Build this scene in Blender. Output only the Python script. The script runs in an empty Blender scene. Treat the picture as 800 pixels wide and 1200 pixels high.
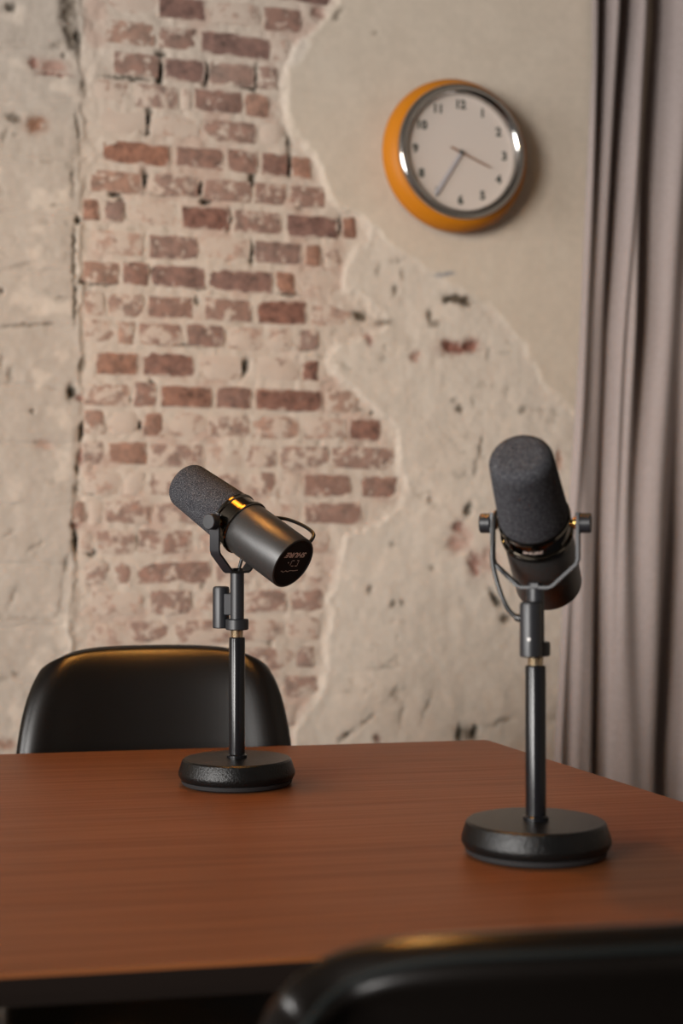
import bpy, bmesh, math, random
import numpy as np
from mathutils import Vector, Matrix

random.seed(7)
rng = np.random.default_rng(11)
scene = bpy.context.scene
col = scene.collection
PI = math.pi
R = math.radians

# ------------------------------------------------------------------ camera
CAM_Z, FPX, HORIZON = 1.033, 1666.7, 630.0          # eye height, 50 mm lens in px of 800x1200, horizon row
PITCH = math.atan((HORIZON - 600.0) / FPX)
TABLE_Z = 0.75
cam_data = bpy.data.cameras.new('camera')
cam = bpy.data.objects.new('camera', cam_data)
col.objects.link(cam)
cam.location = (0, 0, CAM_Z)
cam.rotation_euler = (PI / 2 + PITCH, 0, 0)
cam_data.sensor_fit = 'VERTICAL'
cam_data.sensor_height = 36.0
cam_data.sensor_width = 24.0
cam_data.lens = 50.0
cam_data.clip_start = 0.05
cam_data.dof.use_dof = True
cam_data.dof.focus_distance = 1.62
cam_data.dof.aperture_fstop = 4.2
scene.camera = cam

# ------------------------------------------------------------------ world, exposure
scene.view_settings.view_transform = 'Standard'
scene.view_settings.look = 'None'
scene.view_settings.gamma = 1.0
scene.view_settings.use_curve_mapping = False
scene.view_settings.exposure = 0.0
world = bpy.data.worlds.new('overcast_sky')
scene.world = world
world.use_nodes = True
world.node_tree.nodes['Background'].inputs[0].default_value = (0.80, 0.88, 1.0, 1)
world.node_tree.nodes['Background'].inputs[1].default_value = 1.0

# ------------------------------------------------------------------ frames of reference
YAW = R(18.0)                                        # the back wall recedes to the right
WALL_O = Vector((-0.27, 3.0, 0.0))
U = Vector((math.cos(YAW), math.sin(YAW), 0))
N = Vector((math.sin(YAW), -math.cos(YAW), 0))       # out of the wall, into the room
FWD = Vector((0, math.cos(PITCH), math.sin(PITCH)))
UPV = Vector((0, -math.sin(PITCH), math.cos(PITCH)))
C0 = Vector((0, 0, CAM_Z))


def ray(px, py):
    return FWD + Vector((1, 0, 0)) * ((px - 400) / FPX) + UPV * ((600 - py) / FPX)


def at_z(px, py, z):
    d = ray(px, py)
    return C0 + d * ((z - CAM_Z) / d.z)


def at_depth(px, py, y):
    d = ray(px, py)
    return C0 + d * (y / d.y)


def at_wall(px, py, h=0.0):
    """(u, z) on the plane h metres out of the back wall"""
    d = ray(px, py)
    t = (WALL_O + N * h - C0).dot(N) / d.dot(N)
    p = C0 + d * t
    return (p - WALL_O).dot(U), p.z


def room(u, v, z):
    p = WALL_O + U * u + N * v
    return Vector((p.x, p.y, z))


# window light: two tall windows in the left wall
LEFT_U, RIGHT_U, DEPTH_V, CEIL_Z = -5.0, 1.75, 8.0, 3.1
WINDOWS = [(1.4, 3.0, 0.35, 2.75), (4.0, 6.2, 0.35, 2.75)]
WIN_POWER = [150, 560]
for i, (v0, v1, z0, z1) in enumerate(WINDOWS):
    ld = bpy.data.lights.new('daylight', 'AREA')
    ld.shape = 'RECTANGLE'
    ld.size = v1 - v0
    ld.size_y = z1 - z0
    ld.energy = WIN_POWER[i]
    ld.color = (1.0, 0.965, 0.93)
    lo = bpy.data.objects.new('daylight', ld)
    col.objects.link(lo)
    lo.location = room(LEFT_U + 0.03, (v0 + v1) / 2, (z0 + z1) / 2)
    lo.rotation_euler = U.to_track_quat('-Z', 'Z').to_euler()

# ------------------------------------------------------------------ material helpers


def mat(name, base=(0.5, 0.5, 0.5), rough=0.5, metal=0.0, spec=0.5, coat=0.0):
    m = bpy.data.materials.new(name)
    m.use_nodes = True
    b = m.node_tree.nodes['Principled BSDF']
    b.inputs['Base Color'].default_value = (*base, 1)
    b.inputs['Roughness'].default_value = rough
    b.inputs['Metallic'].default_value = metal
    b.inputs['Specular IOR Level'].default_value = spec
    b.inputs['Coat Weight'].default_value = coat
    return m


class NT:
    def __init__(self, m):
        self.t = m.node_tree
        self.b = m.node_tree.nodes['Principled BSDF']

    def n(self, kind, **kw):
        nd = self.t.nodes.new(kind)
        for k, v in kw.items():
            if k in nd.inputs:
                nd.inputs[k].default_value = v
            else:
                setattr(nd, k, v)
        return nd

    def l(self, a, b):
        self.t.links.new(a, b)

    def noise(self, vec, scale, detail=4, rough=0.5):
        nd = self.n('ShaderNodeTexNoise')
        nd.inputs['Scale'].default_value = scale
        nd.inputs['Detail'].default_value = detail
        nd.inputs['Roughness'].default_value = rough
        if vec is not None:
            self.l(vec, nd.inputs['Vector'])
        return nd.outputs['Fac']

    def ramp(self, fac, stops):
        nd = self.n('ShaderNodeValToRGB')
        e = nd.color_ramp.elements
        while len(e) < len(stops):
            e.new(0.5)
        for i, (p, c) in enumerate(stops):
            e[i].position = p
            e[i].color = (*c, 1)
        self.l(fac, nd.inputs[0])
        return nd.outputs[0]

    def mix(self, fac, a, b, mode='MIX'):
        nd = self.n('ShaderNodeMix', data_type='RGBA', blend_type=mode)
        for s, x in ((0, fac), (6, a), (7, b)):
            if hasattr(x, 'links'):
                self.l(x, nd.inputs[s])
            elif isinstance(x, (int, float)):
                nd.inputs[s].default_value = x
            else:
                nd.inputs[s].default_value = (*x, 1)
        return nd.outputs[2]

    def math(self, op, a, b=0.0, c=0.0, clamp=False):
        nd = self.n('ShaderNodeMath', operation=op, use_clamp=clamp)
        for i, x in enumerate((a, b, c)):
            if hasattr(x, 'links'):
                self.l(x, nd.inputs[i])
            else:
                nd.inputs[i].default_value = x
        return nd.outputs[0]

    def coord(self, which='Object', scale=(1, 1, 1)):
        tc = self.n('ShaderNodeTexCoord')
        mp = self.n('ShaderNodeMapping')
        mp.inputs['Scale'].default_value = scale
        self.l(tc.outputs[which], mp.inputs['Vector'])
        return mp.outputs[0]

    def bump(self, fac, strength=0.3, dist=0.001):
        nd = self.n('ShaderNodeBump')
        nd.inputs['Strength'].default_value = strength
        nd.inputs['Distance'].default_value = dist
        self.l(fac, nd.inputs['Height'])
        self.l(nd.outputs[0], self.b.inputs['Normal'])

    def base(self, x):
        self.l(x, self.b.inputs['Base Color'])

    def rough(self, x):
        self.l(x, self.b.inputs['Roughness'])


# wall pigment (vertex colour) with fine grain
M_wall = mat('painted_plaster', rough=0.85, spec=0.2)
k = NT(M_wall)
att = k.n('ShaderNodeAttribute', attribute_name='pigment')
co = k.coord()
g1 = k.noise(co, 60, 6, 0.6)
g2 = k.noise(co, 9, 4, 0.5)
k.base(k.mix(1.0, k.mix(1.0, att.outputs['Color'], k.ramp(g1, [(0.3, (0.90, 0.90, 0.90)), (0.7, (1, 1, 1))]), 'MULTIPLY'),
             k.ramp(g2, [(0.3, (0.94, 0.93, 0.92)), (0.7, (1, 1, 1))]), 'MULTIPLY'))
k.bump(k.noise(co, 160, 5, 0.6), 0.2, 0.0012)

# bricks: exposure = how much of the whitewash has worn off, tone = the clay's colour
M_brick = mat('whitewashed_brick', rough=0.88, spec=0.15)
k = NT(M_brick)
oi = k.n('ShaderNodeObjectInfo')
ex = k.n('ShaderNodeAttribute', attribute_type='OBJECT', attribute_name='exposure')
to = k.n('ShaderNodeAttribute', attribute_type='OBJECT', attribute_name='tone')
tc = k.n('ShaderNodeTexCoord')
off = k.n('ShaderNodeVectorMath', operation='SCALE')
off.inputs[0].default_value = (37.0, 11.0, 23.0)
k.l(oi.outputs['Random'], off.inputs['Scale'])
add = k.n('ShaderNodeVectorMath', operation='ADD')
k.l(tc.outputs['Object'], add.inputs[0])
k.l(off.outputs[0], add.inputs[1])
v = add.outputs[0]
clay = k.ramp(to.outputs['Fac'], [(0.0, (0.215, 0.108, 0.082)), (0.33, (0.185, 0.108, 0.094)), (0.66, (0.27, 0.135, 0.092)), (1.0, (0.38, 0.24, 0.19))])
mott = k.ramp(k.noise(v, 45, 5, 0.65), [(0.30, (0.25, 0.23, 0.22)), (0.45, (0.80, 0.79, 0.78)), (0.70, (1.4, 1.36, 1.30))])
clay = k.mix(1.0, clay, mott, 'MULTIPLY')
wash = k.mix(k.noise(v, 30, 3), (0.465, 0.365, 0.30), (0.56, 0.47, 0.395))
wn = k.noise(v, 34, 6, 0.68)
# how much wash: noise above a threshold that falls as exposure rises
th = k.math('MULTIPLY_ADD', ex.outputs['Fac'], 0.44, 0.30)
wf = k.math('MULTIPLY', k.math('SUBTRACT', wn, th), 9.0, clamp=False)
wf = k.math('ADD', wf, 0.5, clamp=True)
thin = k.math('MULTIPLY', k.math('SUBTRACT', 1.0, ex.outputs['Fac']), 0.54)
wf = k.math('MAXIMUM', wf, thin)
# whitewash and pointing slopped over the arrises
asp = k.n('ShaderNodeAttribute', attribute_type='OBJECT', attribute_name='aspect')
sep = k.n('ShaderNodeSeparateXYZ')
k.l(tc.outputs['Generated'], sep.inputs[0])
gx, gz = sep.outputs['X'], sep.outputs['Z']
exx = k.math('MULTIPLY', k.math('MINIMUM', gx, k.math('SUBTRACT', 1.0, gx)), asp.outputs['Fac'])
ezz = k.math('MINIMUM', gz, k.math('SUBTRACT', 1.0, gz))
ed = k.math('ADD', k.math('MINIMUM', exx, ezz), k.math('MULTIPLY', k.math('SUBTRACT', k.noise(v, 40, 4), 0.5), 0.55))
ew = k.math('MULTIPLY', k.math('SUBTRACT', 0.05, ed), 8.0)
ew = k.math('MULTIPLY', k.math('ADD', ew, 0.5, clamp=True), 0.85)
wf = k.math('MAXIMUM', wf, ew)
k.base(k.mix(wf, clay, wash))
k.bump(k.noise(v, 120, 6, 0.65), 0.5, 0.002)

M_wood = mat('walnut_veneer', rough=0.5, spec=0.16)
k = NT(M_wood)
co = k.coord(scale=(1.3, 22, 22))
g = k.noise(co, 2.2, 7, 0.6)
co2 = k.coord(scale=(4.0, 190, 190))
gf = k.noise(co2, 1.0, 5, 0.6)
c1 = k.ramp(g, [(0.2, (0.142, 0.046, 0.0155)), (0.5, (0.180, 0.061, 0.0200)), (0.8, (0.208, 0.074, 0.026))])
c2 = k.ramp(gf, [(0.3, (0.82, 0.80, 0.78)), (0.6, (1, 1, 1))])
k.base(k.mix(1.0, c1, c2, 'MULTIPLY'))
k.rough(k.ramp(gf, [(0.3, (0.5, 0.5, 0.5)), (0.7, (0.4, 0.4, 0.4))]))
k.bump(gf, 0.12, 0.0005)

M_edge = mat('dark_wood_edge', (0.012, 0.007, 0.005), 0.7, spec=0.2)
M_tleg = mat('black_table_steel', (0.01, 0.01, 0.01), 0.5)

M_foam = mat('charcoal_foam', rough=0.95, spec=0.1)
k = NT(M_foam)
co = k.coord()
f1 = k.noise(co, 900, 3, 0.7)
k.base(k.ramp(f1, [(0.36, (0.012, 0.012, 0.014)), (0.52, (0.040, 0.040, 0.046)), (0.68, (0.15, 0.15, 0.155))]))
k.bump(f1, 0.8, 0.0012)

M_body = mat('satin_charcoal_metal', rough=0.40, spec=0.5)
k = NT(M_body)
co = k.coord()
k.base(k.ramp(k.noise(co, 500, 3), [(0.3, (0.020, 0.019, 0.0185)), (0.7, (0.028, 0.027, 0.026))]))
k.bump(k.noise(co, 1200, 3), 0.12, 0.0004)
M_band = mat('glossy_black_band', (0.16, 0.145, 0.125), 0.13, 1.0)
M_cap = mat('matte_black_cap', (0.006, 0.005, 0.005), 0.7, spec=0.2)
M_yoke = mat('dark_grey_painted_steel', (0.014, 0.0145, 0.017), 0.40, spec=0.40)
M_gloss = mat('gloss_black_tube', (0.006, 0.006, 0.007), 0.20, spec=0.28)
M_brass = mat('brass', (0.75, 0.50, 0.16), 0.22, 1.0)
M_thread = mat('pale_nickel_brass', (0.70, 0.62, 0.50), 0.25, 1.0)
M_screw = mat('dull_steel', (0.25, 0.24, 0.23), 0.45, 0.8)
M_print = mat('pale_print', (0.60, 0.48, 0.42), 0.6)
M_cable = mat('black_rubber_cable', (0.010, 0.010, 0.010), 0.35)
M_base = mat('textured_black_iron', (0.004, 0.004, 0.004), 0.30, spec=0.24)
k = NT(M_base)
k.bump(k.noise(k.coord(), 420, 3, 0.6), 0.55, 0.0012)
M_rubber = mat('black_rubber', (0.012, 0.012, 0.013), 0.6)

M_orange = mat('orange_lacquer', (0.46, 0.158, 0.007), 0.5, spec=0.2)
M_chrome = mat('polished_chrome', (0.50, 0.485, 0.47), 0.10, 1.0)
M_dial = mat('off_white_dial', (0.575, 0.50, 0.445), 0.5)
M_num = mat('black_dial_ink', (0.02, 0.03, 0.025), 0.6)
M_hand = mat('grey_hand', (0.42, 0.40, 0.42), 0.4)
M_hand2 = mat('brown_hand', (0.22, 0.10, 0.05), 0.4)
M_glass = bpy.data.materials.new('clear_glass')
M_glass.use_nodes = True
t = M_glass.node_tree
t.nodes.clear()
o = t.nodes.new('ShaderNodeOutputMaterial')
mx = t.nodes.new('ShaderNodeMixShader')
tr = t.nodes.new('ShaderNodeBsdfTransparent')
gl = t.nodes.new('ShaderNodeBsdfGlossy')
gl.inputs['Roughness'].default_value = 0.02
mx.inputs[0].default_value = 0.04
t.links.new(tr.outputs[0], mx.inputs[1])
t.links.new(gl.outputs[0], mx.inputs[2])
t.links.new(mx.outputs[0], o.inputs[0])

M_leather = mat('black_leather', (0.004, 0.0030, 0.0025), 0.30, spec=0.36)
k = NT(M_leather)
k.bump(k.noise(k.coord(), 260, 4, 0.6), 0.12, 0.0006)
M_piping = mat('black_piping', (0.006, 0.008, 0.008), 0.6, spec=0.2)
M_cleg = mat('black_chair_steel', (0.012, 0.012, 0.012), 0.35)

M_curtain = mat('grey_wool_curtain', rough=0.95, spec=0.1)
k = NT(M_curtain)
ca = k.noise(k.coord(scale=(1400, 300, 300)), 1.0, 2)
cb = k.noise(k.coord(scale=(300, 300, 1400)), 1.0, 2)
cc = k.math('MULTIPLY', ca, cb)
k.base(k.ramp(cc, [(0.15, (0.24, 0.20, 0.188)), (0.35, (0.38, 0.318, 0.30))]))
k.b.inputs['Sheen Weight'].default_value = 0.2
k.bump(cc, 0.3, 0.001)

M_floor = mat('dark_carpet', (0.012, 0.010, 0.009), 0.95, spec=0.1)
k = NT(M_floor)
k.base(k.ramp(k.noise(k.coord(), 300, 3), [(0.3, (0.006, 0.005, 0.0045)), (0.7, (0.014, 0.011, 0.010))]))
M_ceil = mat('grey_ceiling', (0.10, 0.085, 0.07), 0.9)
M_side = mat('plain_painted_wall', (0.18, 0.155, 0.13), 0.9)
M_dark = mat('dark_rear_wall', (0.06, 0.05, 0.045), 0.9)
M_wframe = mat('white_window_paint', (0.6, 0.58, 0.55), 0.5)
M_lampout = mat('black_lamp_enamel', (0.02, 0.02, 0.02), 0.35)
M_lampin = mat('gold_lamp_lining', (0.85, 0.50, 0.12), 0.35, 0.6)
M_bulb = mat('lit_bulb', (1, 0.7, 0.3), 0.4)
M_bulb.node_tree.nodes['Principled BSDF'].inputs['Emission Color'].default_value = (1.0, 0.55, 0.15, 1)
M_bulb.node_tree.nodes['Principled BSDF'].inputs['Emission Strength'].default_value = 30

# ------------------------------------------------------------------ mesh helpers


def obj(name, vf, m, parent=None, smooth=35, loc=None):
    me = bpy.data.meshes.new(name)
    me.from_pydata([tuple(p) for p in vf[0]], [], vf[1])
    if m:
        me.materials.append(m)
    bm = bmesh.new()
    bm.from_mesh(me)
    bmesh.ops.recalc_face_normals(bm, faces=bm.faces)
    bm.to_mesh(me)
    bm.free()
    if smooth:
        me.polygons.foreach_set('use_smooth', [True] * len(me.polygons))
        me.set_sharp_from_angle(angle=R(smooth))
    ob = bpy.data.objects.new(name, me)
    col.objects.link(ob)
    if parent:
        ob.parent = parent
    if loc is not None:
        ob.location = loc
    return ob


def thing(name, label, cat, loc, rz=0.0, group=None):
    e = bpy.data.objects.new(name, None)
    col.objects.link(e)
    e.empty_display_size = 0.05
    e.location = loc
    e.rotation_euler = (0, 0, rz)
    e['label'] = label
    e['category'] = cat
    if group:
        e['group'] = group
    return e


def join(*vfs):
    V, F = [], []
    for v, f in vfs:
        b = len(V)
        V += [Vector(p) for p in v]
        F += [tuple(i + b for i in q) for q in f]
    return V, F


def xf(vf, M):
    return [M @ Vector(p) for p in vf[0]], vf[1]


def lathe(prof, seg=48, M=None):
    """prof = [(r, z)...] about +Z; ends with r = 0 are closed to a point"""
    V, F = [], []
    rings = []
    for r, z in prof:
        if r < 1e-7:
            rings.append([len(V)])
            V.append(Vector((0, 0, z)))
        else:
            rings.append(list(range(len(V), len(V) + seg)))
            for i in range(seg):
                a = 2 * PI * i / seg
                V.append(Vector((r * math.cos(a), r * math.sin(a), z)))
    for A, B in zip(rings, rings[1:]):
        if len(A) == 1 and len(B) == 1:
            continue
        for i in range(seg):
            j = (i + 1) % seg
            if len(A) == 1:
                F.append((A[0], B[i], B[j]))
            elif len(B) == 1:
                F.append((A[i], A[j], B[0]))
            else:
                F.append((A[i], A[j], B[j], B[i]))
    if M:
        V = [M @ p for p in V]
    return V, F


def rod(r, z0, z1, bev=0.001, seg=40, M=None):
    return lathe([(0, z0), (r - bev, z0), (r, z0 + bev), (r, z1 - bev), (r - bev, z1), (0, z1)], seg, M)


def catmull(P, n=10):
    P = [Vector(p) for p in P]
    P = [P[0] * 2 - P[1]] + P + [P[-1] * 2 - P[-2]]
    out = []
    for i in range(1, len(P) - 2):
        a, b, c, d = P[i - 1:i + 3]
        for j in range(n):
            t_ = j / n
            out.append(0.5 * (2 * b + (c - a) * t_ + (2 * a - 5 * b + 4 * c - d) * t_ ** 2 + (3 * b - a - 3 * c + d) * t_ ** 3))
    out.append(P[-2])
    return out


def tube(P, r, seg=14):
    P = [Vector(p) for p in P]
    V, F = [], []
    up = Vector((0.3, 0.5, 0.8)).normalized()
    n = len(P)
    for i in range(n):
        d = (P[min(i + 1, n - 1)] - P[max(i - 1, 0)]).normalized()
        s = d.cross(up).normalized()
        up = s.cross(d).normalized()
        rr = r[i] if isinstance(r, (list, tuple)) else r
        for j in range(seg):
            a = 2 * PI * j / seg
            V.append(P[i] + s * (rr * math.cos(a)) + up * (rr * math.sin(a)))
    for i in range(n - 1):
        for j in range(seg):
            q = (j + 1) % seg
            F.append((i * seg + j, i * seg + q, (i + 1) * seg + q, (i + 1) * seg + j))
    F.append(tuple(range(seg)))
    F.append(tuple(range((n - 1) * seg, n * seg)))
    return V, F


def box(x0, x1, y0, y1, z0, z1, bev=0.0):
    bm = bmesh.new()
    bmesh.ops.create_cube(bm, size=1)
    for v_ in bm.verts:
        v_.co = Vector((x0 + (v_.co.x + .5) * (x1 - x0), y0 + (v_.co.y + .5) * (y1 - y0), z0 + (v_.co.z + .5) * (z1 - z0)))
    if bev:
        bmesh.ops.bevel(bm, geom=list(bm.edges), offset=bev, segments=2, profile=0.5, affect='EDGES')
    bm.verts.index_update()
    out = [v_.co.copy() for v_ in bm.verts], [tuple(v_.index for v_ in f.verts) for f in bm.faces]
    bm.free()
    return out


def strap(path, w, th):
    """a flat strap of width w (along Y) bent along path in the XZ plane"""
    V, F = [], []
    n = len(path)
    for i, (x, z) in enumerate(path):
        a = Vector(path[max(i - 1, 0)])
        b = Vector(path[min(i + 1, n - 1)])
        d = (b - a).normalized()
        nn = Vector((-d.y, d.x))
        for sx, sy in ((-1, -1), (1, -1), (1, 1), (-1, 1)):
            V.append(Vector((x + nn.x * th / 2 * sx, sy * w / 2, z + nn.y * th / 2 * sx)))
    for i in range(n - 1):
        for j in range(4):
            q = (j + 1) % 4
            F.append((i * 4 + j, i * 4 + q, i * 4 + 4 + q, i * 4 + 4 + j))
    F.append((0, 1, 2, 3))
    F.append(tuple(range(4 * n - 4, 4 * n)))
    return V, F


def text_vf(s, size, bold=0.0, shear=0.0, extrude=0.0, wide=1.0):
    cu = bpy.data.curves.new('lettering', 'FONT')
    cu.body = s
    cu.size = size
    cu.offset = bold
    cu.shear = shear
    cu.extrude = extrude
    cu.resolution_u = 4
    cu.align_x = 'CENTER'
    cu.align_y = 'CENTER'
    tmp = bpy.data.objects.new('lettering', cu)
    col.objects.link(tmp)
    dg = bpy.context.evaluated_depsgraph_get()
    me = bpy.data.meshes.new_from_object(tmp.evaluated_get(dg))
    V = [Vector((v_.co.x * wide, v_.co.y, v_.co.z)) for v_ in me.vertices]
    F = [tuple(p.vertices) for p in me.polygons]
    bpy.data.objects.remove(tmp)
    bpy.data.curves.remove(cu)
    bpy.data.meshes.remove(me)
    return V, F


def structure(o_, par=None):
    o_['kind'] = 'structure'
    return o_


# ------------------------------------------------------------------ room shell
def room_box(u0, u1, v0, v1, z0, z1):
    V, F = box(u0, u1, v0, v1, z0, z1)
    return [room(p.x, p.y, p.z) for p in V], F


structure(obj('floor', room_box(LEFT_U - .2, RIGHT_U + .2, -.2, DEPTH_V + .2, -.1, 0), M_floor, smooth=0))
structure(obj('ceiling', room_box(LEFT_U - .2, RIGHT_U + .2, -.2, DEPTH_V + .2, CEIL_Z, CEIL_Z + .1), M_ceil, smooth=0))
structure(obj('wall_right', room_box(RIGHT_U, RIGHT_U + .2, -.2, DEPTH_V + .2, 0, CEIL_Z), M_side, smooth=0))
structure(obj('wall_rear', room_box(LEFT_U - .2, RIGHT_U + .2, DEPTH_V, DEPTH_V + .2, 0, CEIL_Z), M_dark, smooth=0))
parts = []
vs = -.2
for (v0, v1, z0, z1) in WINDOWS:
    parts += [room_box(LEFT_U - .2, LEFT_U, vs, v0, 0, CEIL_Z), room_box(LEFT_U - .2, LEFT_U, v0, v1, 0, z0), room_box(LEFT_U - .2, LEFT_U, v0, v1, z1, CEIL_Z)]
    vs = v1
parts.append(room_box(LEFT_U - .2, LEFT_U, vs, DEPTH_V + .2, 0, CEIL_Z))
structure(obj('wall_left', join(*parts), M_side, smooth=0))
for i, (v0, v1, z0, z1) in enumerate(WINDOWS):
    w = .05
    a, b = LEFT_U - .14, LEFT_U - .06
    vm, zm = (v0 + v1) / 2, z0 + (z1 - z0) * .62
    fr_ = join(room_box(a, b, v0, v0 + w, z0, z1), room_box(a, b, v1 - w, v1, z0, z1), room_box(a, b, v0 + w, v1 - w, z0, z0 + w),
               room_box(a, b, v0 + w, v1 - w, z1 - w, z1), room_box(a, b, vm - w / 2, vm + w / 2, z0 + w, z1 - w))
    wf_ = structure(obj('window_%d' % (i + 1), fr_, M_wframe, smooth=0))
    for (p0, p1) in ((v0 + w, vm - w / 2), (vm + w / 2, v1 - w)):
        obj('pane', room_box(LEFT_U - .103, LEFT_U - .097, p0, p1, z0 + w, z1 - w), M_glass, wf_, smooth=0)

# ------------------------------------------------------------------ back wall: brick, mortar and plaster in relief
def lattice_noise(x, y, seed):
    r_ = np.random.default_rng(seed)
    tab = r_.random((256, 256)).astype(np.float32)
    xi, yi = np.floor(x).astype(int), np.floor(y).astype(int)
    fx, fy = x - xi, y - yi
    fx = fx * fx * (3 - 2 * fx)
    fy = fy * fy * (3 - 2 * fy)
    a, b = xi & 255, yi & 255
    a1, b1 = (xi + 1) & 255, (yi + 1) & 255
    return ((tab[a, b] * (1 - fx) + tab[a1, b] * fx) * (1 - fy) + (tab[a, b1] * (1 - fx) + tab[a1, b1] * fx) * fy)


def fbm(x, y, seed, octv=4, gain=0.5):
    s, a, tot = 0, 1, 0
    for i in range(octv):
        s = s + a * lattice_noise(x * 2 ** i, y * 2 ** i, seed + i)
        tot += a
        a *= gain
    return s / tot * 2 - 1


def sdist(X, Y, poly):
    """signed distance in px, positive inside"""
    P = np.array(poly, dtype=np.float32)
    d2 = np.full(X.shape, 1e12, np.float32)
    ins = np.zeros(X.shape, bool)
    for (x0, y0), (x1, y1) in zip(P, np.roll(P, -1, 0)):
        dx, dy = x1 - x0, y1 - y0
        tt = np.clip(((X - x0) * dx + (Y - y0) * dy) / (dx * dx + dy * dy + 1e-9), 0, 1)
        d2 = np.minimum(d2, (X - x0 - tt * dx) ** 2 + (Y - y0 - tt * dy) ** 2)
        c = ((y0 > Y) != (y1 > Y)) & (X < (x1 - x0) * (Y - y0) / (y1 - y0 + 1e-9) + x0)
        ins ^= c
    d = np.sqrt(d2)
    return np.where(ins, d, -d)


def sst(a, b, x):
    t_ = np.clip((x - a) / (b - a), 0, 1)
    return t_ * t_ * (3 - 2 * t_)


GU0, GZ0 = at_wall(-110, 960)
GU1, GZ1 = at_wall(860, 960)[0], at_wall(400, -110)[1]
GZ0 = 0.06
STEP = 0.0032
us = np.arange(GU0, GU1, STEP)
zs = np.arange(GZ0, GZ1, STEP)
UU, ZZ = np.meshgrid(us, zs)
WX = WALL_O.x + U.x * UU - 0
WY = WALL_O.y + U.y * UU
rel_z = ZZ - CAM_Z
fd = WY * FWD.y + rel_z * FWD.z
X = 400 + FPX * WX / fd
Y = 600 - FPX * (WY * UPV.y + rel_z * UPV.z) / fd
wx = X + 7 * fbm(X / 16, Y / 16, 3, 3) + 5 * fbm(X / 55, Y / 55, 9, 2)
wy = Y + 7 * fbm(X / 16, Y / 16, 23, 3) + 5 * fbm(X / 55, Y / 55, 29, 2)

BRICK_POLY = [(93, -200), (402, -200), (395, 0), (380, 25), (352, 45), (336, 66), (330, 90), (328, 112), (338, 150), (365, 178), (372, 200), (386, 225),
              (402, 246), (424, 258), (424, 280), (408, 300), (398, 322), (402, 345), (430, 358), (448, 376), (430, 390), (392, 398), (382, 420), (386, 440), (425, 470), (450, 495),
              (465, 530), (470, 580), (445, 608), (400, 628), (388, 660), (382, 700), (378, 760), (376, 800), (350, 830), (338, 870), (330, 980), (93, 980), (86, 640), (92, 500), (96, 300)]
SMOOTH_POLY = [(404, -200), (397, 0), (360, 50), (338, 85), (334, 115), (345, 160), (368, 185), (385, 225), (404, 246), (430, 264), (470, 296), (510, 322), (548, 345),
               (580, 365), (604, 398), (630, 432), (650, 462), (668, 482), (700, 500), (1000, 520), (1000, -200)]
LEFT_POLY = [(-400, -200), (92, -200), (93, 100), (93, 200), (90, 300), (88, 400), (90, 470), (86, 560), (84, 640), (78, 700), (80, 800), (84, 980), (-400, 980)]

sb = sdist(wx, wy, BRICK_POLY)
ss = sdist(X + 9 * fbm(X / 22, Y / 22, 43, 5), Y + 9 * fbm(X / 22, Y / 22, 53, 5), SMOOTH_POLY)
sl = sdist(wx, Y, LEFT_POLY)

n_lo = fbm(UU * 9, ZZ * 9, 100, 4)
n_mid = fbm(UU * 28, ZZ * 28, 120, 4)
n_hi = fbm(UU * 90, ZZ * 90, 140, 3)
h_mortar = 0.0004 + 0.0026 * n_mid + 0.0014 * n_hi
h_rough = 0.0060 + 0.0030 * n_lo + 0.0015 * n_mid + 0.0005 * n_hi
h_smooth = 0.0082 + 0.0010 * n_lo + 0.0001 * n_hi
h_left = 0.0040 + 0.0030 * n_lo + 0.0016 * n_mid + 0.0005 * n_hi
# courses that still telegraph through the paint on the left pilaster
for yl in (52, 118, 186, 250, 318, 383, 452, 520, 592, 662, 735, 800):
    h_left -= 0.0028 * np.exp(-((Y - yl - 4 * fbm(X / 30, Y / 200, int(yl), 3)) / 2.6) ** 2) * (0.3 + 0.7 * lattice_noise(X / 26 + yl, Y * 0 + yl, 77))
wR = sst(-3, 9, -sb)             # rough plaster where not brick
wS = sst(-5.0, 5.0, ss)
wL = sst(-6, 4, sl)
H = h_mortar * (1 - wR) + h_rough * wR
H = H * (1 - wL) + h_left * wL
H = H * (1 - wS) + h_smooth * wS
H += 0.0003 * np.exp(-((ss - 2.5) / 4.0) ** 2) * (wS > 0.05)          # trowelled lip of the smooth coat
H += 0.0006 * np.exp(-((sb + 7) / 5.0) ** 2) * (1 - wS) * (1 - wL)

# pigments (albedo of the coats themselves)
def rgb(c):
    return np.array(c, np.float32)


P_m, P_r, P_s, P_l = rgb((0.555, 0.47, 0.395)), rgb((0.59, 0.52, 0.445)), rgb((0.575, 0.495, 0.405)), rgb((0.475, 0.412, 0.352))
PIG = P_m * np.ones((*X.shape, 3), np.float32)
PIG = PIG * (1 - wR[..., None]) + P_r * wR[..., None]
PIG = PIG * (1 - wL[..., None]) + P_l * wL[..., None]
PIG = PIG * (1 - wS[..., None]) + P_s * wS[..., None]
pink = sst(0.05, 0.5, fbm(UU * 16, ZZ * 16, 300, 4)) * (1 - wR) * (1 - wL) * (1 - wS)
PIG = PIG * (1 - 0.55 * pink[..., None]) + rgb((0.46, 0.31, 0.25)) * 0.55 * pink[..., None]
pale = sst(0.1, 0.5, fbm(UU * 6, ZZ * 6, 320, 5)) * wR * (1 - wS) * (1 - wL)
PIG = PIG * (1 - 0.7 * pale[..., None]) + rgb((0.63, 0.54, 0.455)) * 0.7 * pale[..., None]

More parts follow.
